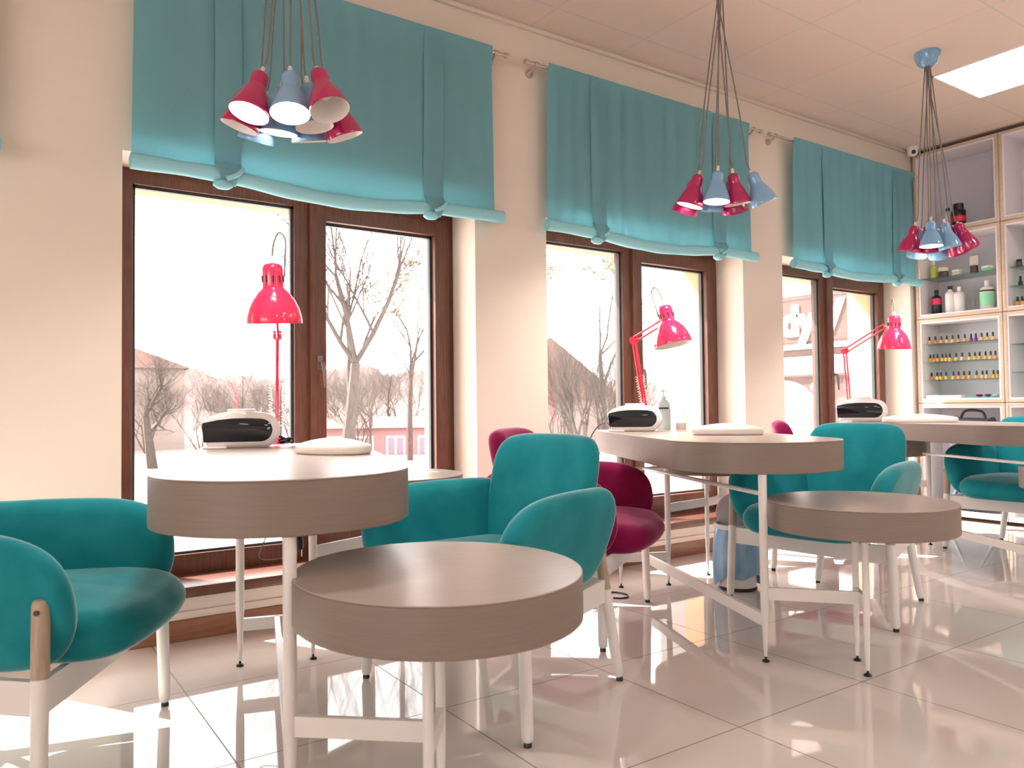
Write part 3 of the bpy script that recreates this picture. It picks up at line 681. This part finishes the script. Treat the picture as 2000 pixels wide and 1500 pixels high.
# ------------------------------------------------------------------ shelf units on the right wall
XF = 6.05; cols = [3.212, 2.588, 1.955, 1.322]; zs = [.03, .882, 1.534, 2.187, 2.835]
names = {0: 'first', 1: 'second', 2: 'third'}; rown = ['bottom', 'second lowest', 'second highest', 'topmost']
units = {}
for ci in range(3):
    for ri in range(4):
        y1, y0 = cols[ci]-.002, cols[ci+1]+.002; z0, z1 = zs[ri]+.002, zs[ri+1]-.002
        extra = {(0, 1): ' with three rows of nail polish', (0, 2): ' with lotion bottles', (0, 3): ' with one black jar'}.get((ci, ri), '')
        t = thing('shelf_cabinet', '%s pale wood box in the %s shelf column%s' % (rown[ri], names[ci], extra), 'shelf', (XF, (y0+y1)/2, z0), 0, 'pale wood shelf boxes')
        hw = (y1-y0)/2; hh = z1-z0; bm = new(); tk = .022
        for a in ((0, .30, -hw, -hw+tk, 0, hh), (0, .30, hw-tk, hw, 0, hh), (0.0005, .30, -hw, hw, 0, tk), (0.0005, .30, -hw, hw, hh-tk, hh)): box(bm, *a, .0015)
        obj('body', bm, 'ply', t, 30)
        bm = new(); b2 = tk+.012
        for a in ((.006, .29, -hw+tk, -hw+b2, tk, hh-tk), (.006, .29, hw-b2, hw-tk, tk, hh-tk), (.0065, .29, -hw+tk, hw-tk, tk, b2), (.0065, .29, -hw+tk, hw-tk, hh-b2, hh-tk)): box(bm, *a)
        obj('inset', bm, 'lilac_w', t, 30)
        bm = new(); box(bm, .285, .298, -hw+.01, hw-.01, .01, hh-.01); obj('back_panel', bm, 'lilac', t, 30)
        units[ci, ri] = t
        gl = {(0, 2): [1.853], (0, 1): [1.342, 1.202, 1.061], (1, 2): [1.853, 1.717], (1, 1): [1.3, 1.1]}.get((ci, ri), [])
        for z in gl:
            bm = new(); box(bm, .03, .285, -hw+b2, hw-b2, z-z0-.006, z-z0); obj('glass_shelf', bm, 'shelf_glass', t, smooth=False)
# small stock on the shelves
pol_c = [(.75, .30, .05), (.80, .42, .10), (.78, .22, .08), (.70, .38, .06), (.85, .5, .2)]
for i, c in enumerate(pol_c): M['pol%d' % i] = mat('polish_%d' % i, c, .12, 0, .6)
M['polv'] = mat('polish_violet', (.22, .03, .30), .12)
def polish_proto(name, m):
    bm = new(); lathe(bm, [(0, 0), (.0105, 0), (.0125, .002), (.0125, .022), (.008, .029), (.0055, .031), (0, .031)], 12)
    o = obj('polish_body', bm, m)
    bm = new(); lathe(bm, [(0, .029), (.007, .029), (.0075, .032), (.0062, .06), (0, .061)], 10); c = obj('cap', bm, 'black', o); return o
protos = {}
ordn = ['first', 'second', 'third', 'fourth', 'fifth', 'sixth', 'seventh', 'eighth', 'ninth', 'tenth', 'eleventh', 'twelfth', 'thirteenth', 'fourteenth']
rowsP = [(1.342, 'top', [3.163, 3.117, 3.073, 3.031, 2.988, 2.945, 2.897, 2.853, 2.819, 2.778, 2.739, 2.700, 2.655]),
         (1.202, 'middle', [3.160, 3.134, 3.105, 3.068, 3.040, 3.011, 2.964, 2.921, 2.867, 2.829, 2.796, 2.754, 2.719, 2.686]),
         (1.061, 'bottom', [3.153, 3.111, 3.082, 3.043, 2.989, 2.951, 2.911, 2.872, 2.820, 2.779, 2.750, 2.703, 2.674])]
rnd = random.Random(8)
for z, rn, ys in rowsP:
    for i, y in enumerate(ys):
        k = 'polv' if (rn == 'top' and i in (7, 8)) else 'pol%d' % rnd.randrange(5)
        if k not in protos: protos[k] = polish_proto(k, k); o = protos[k]
        else:
            o = protos[k].copy(); C.objects.link(o)
            for chd in protos[k].children: cc = chd.copy(); C.objects.link(cc); cc.parent = o
        o.name = 'nail_polish'; o.location = (6.15, y, z+.0003)
        tag(o, '%s black-capped nail polish, %s from the window on the %s glass shelf' % ('violet' if k == 'polv' else 'amber', ordn[i], rn), 'nail polish', 'nail polish bottles on three glass shelves')
def stock(name, label, cat, y, z, prof, m, cap=None, capm='black', x=6.17, **k): return bottle(name, label, cat, (x, y), z, prof, m, 'products on the shelf units', cap, capm, **k)
def cyl(r, h, b=.004): return [(0, 0), (r-b, 0), (r, b), (r, h-b), (r-b, h), (0, h)]
def bot(r, h, n=.012, hn=.02): return [(0, 0), (r-.003, 0), (r, .003), (r, h*.78), (r*.8, h*.88), (n, h-hn*.6), (n, h), (0, h)]
def capp(r, z0, h): return [(0, z0), (r, z0), (r, z0+h-.002), (r-.003, z0+h), (0, z0+h)]
M['lime'] = mat('lime_plastic', (.55, .60, .10), .3); M['brownj'] = mat('brown_jar', (.10, .06, .05), .2); M['cream'] = mat('cream_plastic', (.74, .70, .60), .35)
M['mint'] = mat('mint_label', (.30, .72, .42), .4); M['red_l'] = mat('red_label', (.65, .02, .08), .4)
GZ = 1.8535
stock('spray_bottle', 'lime green bottle on the glass shelf under the far pendant', 'bottle', 3.126, GZ, bot(.026, .115), 'lime', capp(.012, .115, .03), 'whitep')
stock('cosmetic_jar', 'dark brown jar on the glass shelf right of the lime bottle', 'jar', 3.053, GZ, cyl(.036, .05), 'brownj', capp(.037, .05, .03), 'cream')
stock('cosmetic_jar', 'low cream jar in the middle of the glass shelf', 'jar', 2.952, GZ, cyl(.035, .03), 'cream', capp(.036, .03, .018), 'whitep')
tb = stock('cream_tube', 'two-tone cream tube standing on the glass shelf', 'tube', 2.827, GZ, [(0, 0), (.026, 0), (.027, .01), (.027, .06), (0, .06)], 'brownj')
bm = new(); box(bm, -.006, .006, -.032, .030, .06, .135, .004); obj('tube_upper', bm, 'cream', tb)
stock('cosmetic_jar', 'flat white jar with a green band at the right end of the glass shelf', 'jar', 2.730, GZ, cyl(.043, .024), 'mint', capp(.044, .024, .02), 'whitep')
BZ = 1.5708
b = stock('lotion_bottle', 'black lotion bottle with a red label at the left of the second highest box', 'bottle', 3.111, BZ, bot(.036, .165, .013), 'black', capp(.016, .165, .03), 'black')
bm = new(); lathe(bm, [(.0364, .08), (.0367, .082), (.0367, .125), (.0364, .127)], 18); obj('label_band', bm, 'red_l', b)
stock('lotion_bottle', 'white lotion bottle with a black cap next to the black one', 'bottle', 3.006, BZ, bot(.037, .185, .014), 'whitep', capp(.017, .185, .028), 'black')
stock('lotion_bottle', 'all-white lotion bottle in the second highest shelf box', 'bottle', 2.938, BZ, bot(.038, .175, .014), 'whitep', capp(.015, .175, .025), 'whitep')
b = stock('lotion_bottle', 'white lotion bottle with a mint green label', 'bottle', 2.741, BZ, bot(.048, .19, .015), 'whitep', capp(.016, .19, .03), 'whitep')
bm = new(); lathe(bm, [(.0484, .03), (.0488, .032), (.0488, .125), (.0484, .127)], 18); obj('label_band', bm, 'mint', b)
bm = new(); lathe(bm, [(.0486, .135), (.0492, .136), (.0492, .146), (.0486, .147)], 18); obj('text_band', bm, 'black', b)
stock('vial', 'thin clear vial between the white bottles and the green-label bottle', 'bottle', 2.845, BZ, bot(.018, .12, .007), 'clear')
stock('lotion_bottle', 'small dark-capped bottle at the right edge of the second highest box', 'bottle', 2.655, BZ, bot(.028, .165, .012), 'cream', capp(.014, .165, .03), 'black', x=6.22)
b = stock('storage_jar', 'black jar with a red label alone in the topmost box', 'jar', 2.905, 2.2235, cyl(.05, .12, .006), 'black', capp(.036, .12, .05), 'black', x=6.12)
bm = new(); lathe(bm, [(.0503, .03), (.0506, .031), (.0506, .07), (.0503, .071)], 18); obj('label_band', bm, 'red_l', b)
stock('storage_jar', 'grey-blue bottle left of the black jar in the topmost box', 'jar', 2.985, 2.2235, bot(.03, .13, .013), 'grey', capp(.015, .13, .025), 'black', x=6.12)
stock('cosmetic_jar', 'small dark jar on the upper glass shelf of the second column', 'jar', 2.52, GZ, cyl(.020, .042), 'brownj', capp(.018, .042, .018), 'black')
stock('dropper_bottle', 'tiny black dropper bottle on the lower glass shelf of the second column', 'bottle', 2.507, 1.7175, bot(.014, .04, .006), 'black', capp(.008, .04, .03), 'black', x=6.15)
for i, y in enumerate((2.520, 2.491, 2.462)):
    o = protos['pol%d' % (i % 2)].copy() if 'pol%d' % (i % 2) in protos else protos['pol2'].copy(); C.objects.link(o)
    src = protos.get('pol%d' % (i % 2), protos.get('pol2'))
    for chd in src.children: cc = chd.copy(); C.objects.link(cc); cc.parent = o
    o.name = 'nail_polish'; o.location = (6.13, y, BZ+.0003); o.scale = (1.15,)*3; tag(o, 'nail polish bottle, %s of those standing on the base of the second column box' % ordn[i], 'nail polish', 'nail polish in the second column')
# low things around the shelf base
M['paper'] = mat('white_paper', (.86, .83, .82), .6)
t = thing('magazine_stack', 'sunlit stack of white magazines on the base of the nail polish box', 'magazines', (6.10, 3.03, .9185))
for i in range(3):
    bm = new(); box(bm, -.03, .16, -.13, .13, .008*i, .008*i+.0072, .001); o = obj('magazine', bm, 'paper', t); o.rotation_euler = (0, 0, .04*(i-1))
M['tealplate'] = mat('teal_plastic', (.05, .38, .40), .3)
t = obj('tray', (lambda b: (box(b, -.06, .10, -.11, .11, 0, .008, .002), b)[1])(new()), 'tealplate'); t.location = (6.12, 2.745, .9185); tag(t, 'flat teal tray on the base of the nail polish box', 'tray')
for i, (y, l) in enumerate(((2.80, 'left'), (2.74, 'middle'), (2.685, 'right'))):
    bm = new(); lathe(bm, [(0, 0), (.012, 0), (.02, .006), (.022, .016), (.018, .018), (0, .012)], 14); o = obj('colour_swatch_dish', bm, ['magenta', 'brownj', 'grey'][i]); o.location = (6.14, y, .9268); tag(o, '%s small dish on the teal tray among the shelves' % l, 'dish', 'small dishes on the tray')
t = thing('handbag', 'dark slate bag lying in the bottom shelf box behind the farthest desk', 'bag', (6.16, 2.86, .092), 0)
bm = new(); pad(bm, catmull([(-.16, 0), (.16, 0), (.175, .10), (.155, .64), (.08, .675), (-.1, .67), (-.155, .63), (-.175, .1)], 4), .12, lambda u, v, w: V(w, u, v), .01, .05, 5, 4); obj('bag_body', bm, mat('slate_cloth', (.05, .065, .085), .7), t, 180)
bm = new(); sweep(bm, path([(0, -.09, .67), (0, -.06, .725), (0, .05, .73), (0, .09, .67)], 5), .01, 8); obj('strap', bm, 'black', t)
# security camera in the corner
t = thing('mounted_camera', 'white dome security camera in the ceiling corner above the shelves', 'camera', (5.955, 3.155, H-.0), 0)
bm = new(); lathe(bm, [(0, 0), (.045, 0), (.046, -.012), (.04, -.018), (0, -.018)], 24); obj('base', bm, 'whitep', t)
bm = new(); lathe(bm, [(0, -.07), (.018, -.067), (.034, -.055), (.041, -.036), (.038, -.016), (0, -.014)], 24); hd = obj('eyeball', bm, 'whitep', t)
bm = new(); d = V(-.75, -.6, -.25).normalized(); c = V(0, 0, -.034); sweep(bm, [c+d*.030, c+d*.0425, c+d*.044], [.017, .016, .012], 16); obj('lens', bm, 'black', hd)

# ------------------------------------------------------------------ outdoors
GZ0 = -1.4
mg = noise_mat('street', (.58, .55, .54), (.66, .63, .62), (1, 1, 1), .6, 4, .9)
bm = new(); box(bm, -60, 90, OUT, 140, GZ0-.1, GZ0); struct(obj('ground', bm, mg, smooth=False))
me_ = noise_mat('earth', (.20, .155, .135), (.27, .215, .19), (1, 1, 1), .8, 5, .95)
bm = new(); box(bm, -60, 90, 25, 138, GZ0-.05, GZ0+.02); struct(obj('ground_park', bm, me_, smooth=False))
ml = noise_mat('lawn', (.13, .17, .05), (.22, .25, .09), (1, 1, 1), 6, 5, .9)
bm = new(); prism(bm, catmull([(-4, 22), (5.2, 22), (5.6, 23), (4, 24.6), (-4, 24.8)], 3), GZ0, GZ0+.03, .01); o = obj('grass_verge', bm, ml); tag(o, 'green grass verge across the street, seen through the left pane', 'grass')
o['kind'] = 'stuff'
M['bark'] = noise_mat('bark', (.045, .034, .029), (.075, .058, .05), (4, 4, 1), 5, 4, .9)
M['bark2'] = noise_mat('bark_pale', (.06, .043, .037), (.09, .068, .058), (4, 4, 1), 5, 4, .9)
M['mist'] = noise_mat('mistletoe', (.12, .115, .06), (.18, .17, .09), (1, 1, 1), 9, 4, .9)
def tree(name, label, cat, base, h, r, seed, mt, depth=5, spread=.55, trunk=.3, group='bare trees outside', clumps=0, multi=1, curl=.12, kids=(2, 3)):
    rn = random.Random(seed); bm = new(); tips = []
    t = thing(name, label, cat, (base[0], base[1], GZ0), 0, group)
    def grow(p, d, ln, rad, lv):
        n = 3; pts = [p]; rs = [rad]
        for i in range(n):
            c_ = curl*(.35 if lv == 0 else 1); d = (d+V(rn.gauss(0, c_), rn.gauss(0, c_), rn.gauss(.03, c_*.5))).normalized(); p = p+d*ln/n; pts.append(p); rs.append(rad*(1-.42*(i+1)/n))
        sweep(bm, pts, rs, 6 if lv < 2 else (4 if lv < 4 else 3), cap=False)
        if lv >= depth: tips.append(p); return
        for q in range(1, n+1):
            for _ in range(rn.randint(*kids) if q == n else (1 if lv > 0 or q > 1 else 0)):
                a = V(rn.gauss(0, 1), rn.gauss(0, 1), rn.gauss(.15, .5)).normalized()
                nd = (d*(1-spread)+a*spread+V(0, 0, .12)).normalized()
                grow(pts[q], nd, ln*rn.uniform(.55, .85), rs[q]*rn.uniform(.5, .72), lv+1)
    for k in range(multi):
        a = 2*PI*k/multi+rn.random(); dd = V(math.cos(a)*.45, math.sin(a)*.45, 1).normalized() if multi > 1 else V(rn.gauss(0, .04), rn.gauss(0, .04), 1).normalized()
        grow(V(0, 0, 0), dd, h*trunk, r, 0)
    obj('branches', bm, mt, t)
    if clumps:
        bm = new()
        for i in range(clumps):
            p = rn.choice(tips); s = rn.uniform(.12, .3)*h/6
            for j in range(40):
                q = p+V(rn.gauss(0, s*.5), rn.gauss(0, s*.5), rn.gauss(0, s*.45)); e = V(rn.gauss(0, 1), rn.gauss(0, 1), rn.gauss(0, 1)).normalized()*s*.35
                f = e.orthogonal().normalized()*s*.12; bm.faces.new([bm.verts.new(q-e), bm.verts.new(q+f), bm.verts.new(q+e), bm.verts.new(q-f)])
        o = obj('mistletoe', bm, 'mist', t, smooth=False); o['label'] = 'yellow-green clumps of mistletoe'
    return t
def gp(px, d): p = at(px, 800, d); return (p.x, p.y)
tree('bare_tree', 'bare tree with a dark trunk seen through the left window pane', 'tree', gp(298, 30), 6.4, .22, 11, 'bark', 6, .55, .32, curl=.10)
tree('bare_tree', 'tall bare tree with a thick trunk in the left window\'s right pane', 'tree', gp(668, 20), 9.6, .21, 23, 'bark', 6, .42, .36, curl=.07)
tree('bare_tree', 'bare many-stemmed tree in the lower left of the middle window', 'tree', gp(1150, 26), 5.6, .10, 31, 'bark', 5, .35, .34, multi=7, curl=.09)
tree('bare_tree', 'tall thin tree with mistletoe clumps in the middle window', 'tree', gp(1188, 36), 13.5, .15, 47, 'bark2', 6, .5, .34, clumps=44)
tree('bare_tree', 'thin tree with mistletoe clumps behind the left window\'s right pane', 'tree', gp(800, 33), 12.0, .14, 51, 'bark2', 6, .5, .34, clumps=34)
for i, (px, d, h, l) in enumerate(((415, 58, 8.5, 'low bare tree left of the first desk lamp'), (470, 46, 9.0, 'bare tree just behind the first desk lamp'), (548, 42, 10.0, 'bare tree between the first desk lamp and the mullion'), (605, 50, 10.0, 'bare tree mostly behind the left window mullion'), (722, 31, 6.4, 'low bare tree right of the thick trunk'), (762, 44, 7.6, 'bare tree in front of the pink house'), (842, 50, 9.0, 'bare tree at the left window\'s right frame'), (350, 58, 9.0, 'far bare tree above the first nail dryer'), (1100, 37, 6.6, 'bare tree at the left side of the middle window'))):
    tree('bare_tree', l, 'tree', gp(px, d), h, .085, 100+i, 'bark2', 5 if d > 48 else 6, .55, .30, curl=.12)
for i, (px, d, h) in enumerate(((285, 40, 4.2), (395, 36, 4.0), (455, 32, 3.6), (515, 38, 4.6), (575, 34, 4.2), (650, 40, 5.0), (700, 36, 4.6), (745, 52, 6.0), (790, 50, 6.0), (1090, 33, 4.0), (1215, 30, 4.0), (1275, 34, 5.0))):
    tree('bare_shrub', 'bare twiggy shrub outside, %s from the left of the row along the park edge' % ['first', 'second', 'third', 'fourth', 'fifth', 'sixth', 'seventh', 'eighth', 'ninth', 'tenth', 'eleventh', 'twelfth'][i], 'shrub', gp(px, d), h, .05, 300+i, 'bark2', 5, .45, .36, multi=5, curl=.13, group='bare shrubs at the park edge')
M['wall_cream'] = mat('house_cream', (.25, .20, .175), .9); M['wall_pink'] = mat('house_pink', (.36, .20, .20), .9); M['roof'] = mat('roof_tile', (.17, .105, .085), .9); M['pane_dark'] = mat('house_pane', (.25, .20, .24), .3)
def house(label, c, w, d, h, rz, wallm, roofm, rh=1.6, nwin=4, group='houses across the street', z=None):
    t = thing('house', label, 'house', (c[0], c[1], GZ0 if z is None else z), rz, group)
    bm = new(); box(bm, -w/2, w/2, -d/2, d/2, 0, h); obj('wall', bm, wallm, t, smooth=False)
    bm = new(); a = [bm.verts.new(p) for p in ((-w/2-.3, -d/2-.3, h), (w/2+.3, -d/2-.3, h), (w/2+.3, d/2+.3, h), (-w/2-.3, d/2+.3, h), (-w/2+.2, 0, h+rh), (w/2-.2, 0, h+rh))]
    for f in ((0, 1, 5, 4), (2, 3, 4, 5), (1, 2, 5), (3, 0, 4), (0, 3, 2, 1)): bm.faces.new([a[k] for k in f])
    obj('roof', bm, roofm, t, smooth=False)
    for i in range(nwin):
        x = -w/2+w*(i+.5)/nwin; bm = new(); box(bm, x-.45, x+.45, -d/2-.05, -d/2, .8, 2.1)
        f = obj('window_frame', bm, 'whitep', t, smooth=False)
        bm = new()
        for q in (-.38, .04): box(bm, x+q, x+q+.34, -d/2-.06, -d/2-.045, .88, 2.02)
        obj('window_pane', bm, 'pane_dark', f, smooth=False)
    return t
def face(px, d): p = gp(px, d); return p
house('low pink house with white windows in the left window\'s lower right', gp(808, 40), 9, 5, 2.5, math.radians(-30), 'wall_pink', 'roof', .5, 6, z=-2.6)
house('cream gabled house behind the bare tree at far left', gp(205, 46), 9, 7.6, 4.6, math.radians(86), 'wall_cream', 'roof', 1.6, 3)
house('cream house with a steep gable roof in the middle window', gp(1078, 50), 10, 7.6, 2.7, math.radians(52), 'wall_cream', 'roof', 3.6, 3)
M['hill'] = noise_mat('hill', (.20, .155, .14), (.27, .215, .20), (1, 1, .6), 2.2, 8, .95)
bm = new(); n = 420; ra = random.Random(4); prev = None
bump = [ra.uniform(0, 1) for _ in range(n+1)]
for i in range(n+1):
    a = math.radians(-12+88*i/n); r = 92
    hgt = 5.6+.7*math.sin(a*6)+.6*math.sin(a*15+1)+.5*math.sin(a*37)+.35*math.sin(a*91+2)+.5*bump[i]
    x, y = r*math.sin(a), r*math.cos(a); cur = [bm.verts.new((x*.95, y*.95, GZ0)), bm.verts.new((x*.98, y*.98, GZ0+hgt*.6)), bm.verts.new((x, y, GZ0+hgt)), bm.verts.new((x*1.15, y*1.15, GZ0))]
    if prev:
        for k in range(3): bm.faces.new((prev[k], cur[k], cur[k+1], prev[k+1]))
    prev = cur
struct(obj('hillside', bm, 'hill', None, 60))
# parked car seen below the middle window
M['carblue'] = mat('car_blue', (.16, .22, .42), .3); M['carwhite'] = mat('car_white', (.75, .72, .72), .3)
cp = at(1283, 950, 8.4)
t = thing('parked_car', 'white and blue parked car glimpsed under the middle desk', 'car', (cp.x+.2, cp.y+.5, GZ0), math.radians(35))
bm = new(); pad(bm, catmull([(-1.7, .28), (1.7, .28), (1.75, .6), (1.1, .72), (.55, 1.12), (-.9, 1.14), (-1.55, .75), (-1.75, .6)], 5), 1.5, lambda u, v, w: V(u, w, v), .02, .12, 4, 3); obj('body', bm, 'carwhite', t, 50)
bm = new(); box(bm, -1.72, 1.72, -.78, .78, .36, .56, .05); obj('side_stripe', bm, 'carblue', t)
for x in (-1.05, 1.05):
    for s in (-1, 1):
        bm = new(); sweep(bm, [(x, s*.66, .3), (x, s*.80, .3)], .3, 20); obj('wheel', bm, 'black', t)
# wing with a shop sign, at right angles to the window wall
M['facade'] = mat('facade_white', (.28, .245, .23), .9); M['signbrown'] = mat('sign_brown', (.085, .05, .044), .7); M['signwhite'] = mat('sign_letters', (.85, .82, .80), .5)
t = thing('shop_facade', 'pale shop wing outside the right-hand window with a brown sign', 'building', (9.0, 6.6, GZ0), 0)
bm = new(); box(bm, 0, 3, -2.75, 2.4, 0, 6); obj('wall', bm, 'facade', t, smooth=False)
Z = lambda z: z-GZ0
bm = new(); box(bm, -.05, 0, -1.3, 1.2, Z(1.70), Z(2.26)); sg = obj('sign_board', bm, 'signbrown', t, smooth=False)
for a, b, m_ in ((2.32, 2.42, 'whitep'), (1.60, 1.66, 'whitep'), (1.27, 1.50, 'whitep')):
    bm = new(); box(bm, -.09, 0, -2.6, 1.6, Z(a), Z(b), .01); obj('ledge', bm, m_, t)
bm = new(); box(bm, -.03, 0, -2.6, 1.6, Z(1.52), Z(1.59)); obj('awning_band', bm, 'signbrown', t)
bm = new(); box(bm, -.02, 0, -2.6, 1.6, 0, Z(1.24)); obj('shop_front', bm, 'signbrown', t)
def arch(cy, w, h):
    o = [(cy-w/2, 0), (cy+w/2, 0)]
    for k in range(17): a = PI*k/16; o.append((cy+w/2*math.cos(a), h-w/2+w/2*math.sin(a)))
    return o
bm = new(); prism(bm, arch(.0, 1.25, Z(1.2)), 0, .05, .01, Matrix(((0, 0, -1, 0), (1, 0, 0, 0), (0, 1, 0, 0), (0, 0, 0, 1)))); obj('white_arch', bm, 'whitep', t)
bm = new(); sweep(bm, [(-.02, -.51, Z(1.10)), (-.06, -.51, Z(1.10))], .06, 20); obj('round_sign', bm, 'whitep', t)
def text(s, size, y, z, parent):
    cu = bpy.data.curves.new('sign_text', 'FONT'); cu.body = s; cu.size = size; cu.extrude = .012; cu.offset = .028; cu.align_x = 'LEFT'
    tmp = bpy.data.objects.new('sign_text', cu); C.objects.link(tmp); bpy.context.view_layer.update()
    me = bpy.data.meshes.new_from_object(tmp.evaluated_get(bpy.context.evaluated_depsgraph_get())); bpy.data.objects.remove(tmp); me.name = 'sign_lettering'
    me.materials.clear(); me.materials.append(M['signwhite']); o = bpy.data.objects.new('sign_lettering', me); C.objects.link(o); o.parent = parent
    o.matrix_local = Matrix(((0, 0, -1, -.062), (-1, 0, 0, y), (0, 1, 0, z), (0, 0, 0, 1))); return o
text('n', .50, .245, Z(1.80), sg); text('dy', .54, -.02, Z(1.80), sg); text('V', .54, -.60, Z(1.82), sg)

# ------------------------------------------------------------------ light
SUN = V(.54, -.84, 0).normalized()*math.cos(math.radians(47.5)) - V(0, 0, math.sin(math.radians(47.5)))
li = bpy.data.lights.new('sun', 'SUN'); li.energy = 15; li.color = (1, .93, .85); li.angle = math.radians(.6)
so = bpy.data.objects.new('sun', li); C.objects.link(so); so.rotation_euler = SUN.to_track_quat('-Z', 'Y').to_euler()
w = bpy.data.worlds.new('sky'); bpy.context.scene.world = w; w.use_nodes = True
w.node_tree.nodes['Background'].inputs[0].default_value = (1, .975, .965, 1); w.node_tree.nodes['Background'].inputs[1].default_value = 4.2
sc = bpy.context.scene
sc.view_settings.view_transform = 'Standard'; sc.view_settings.look = 'None'; sc.view_settings.gamma = 1; sc.view_settings.use_curve_mapping = False
sc.view_settings.exposure = 0.75
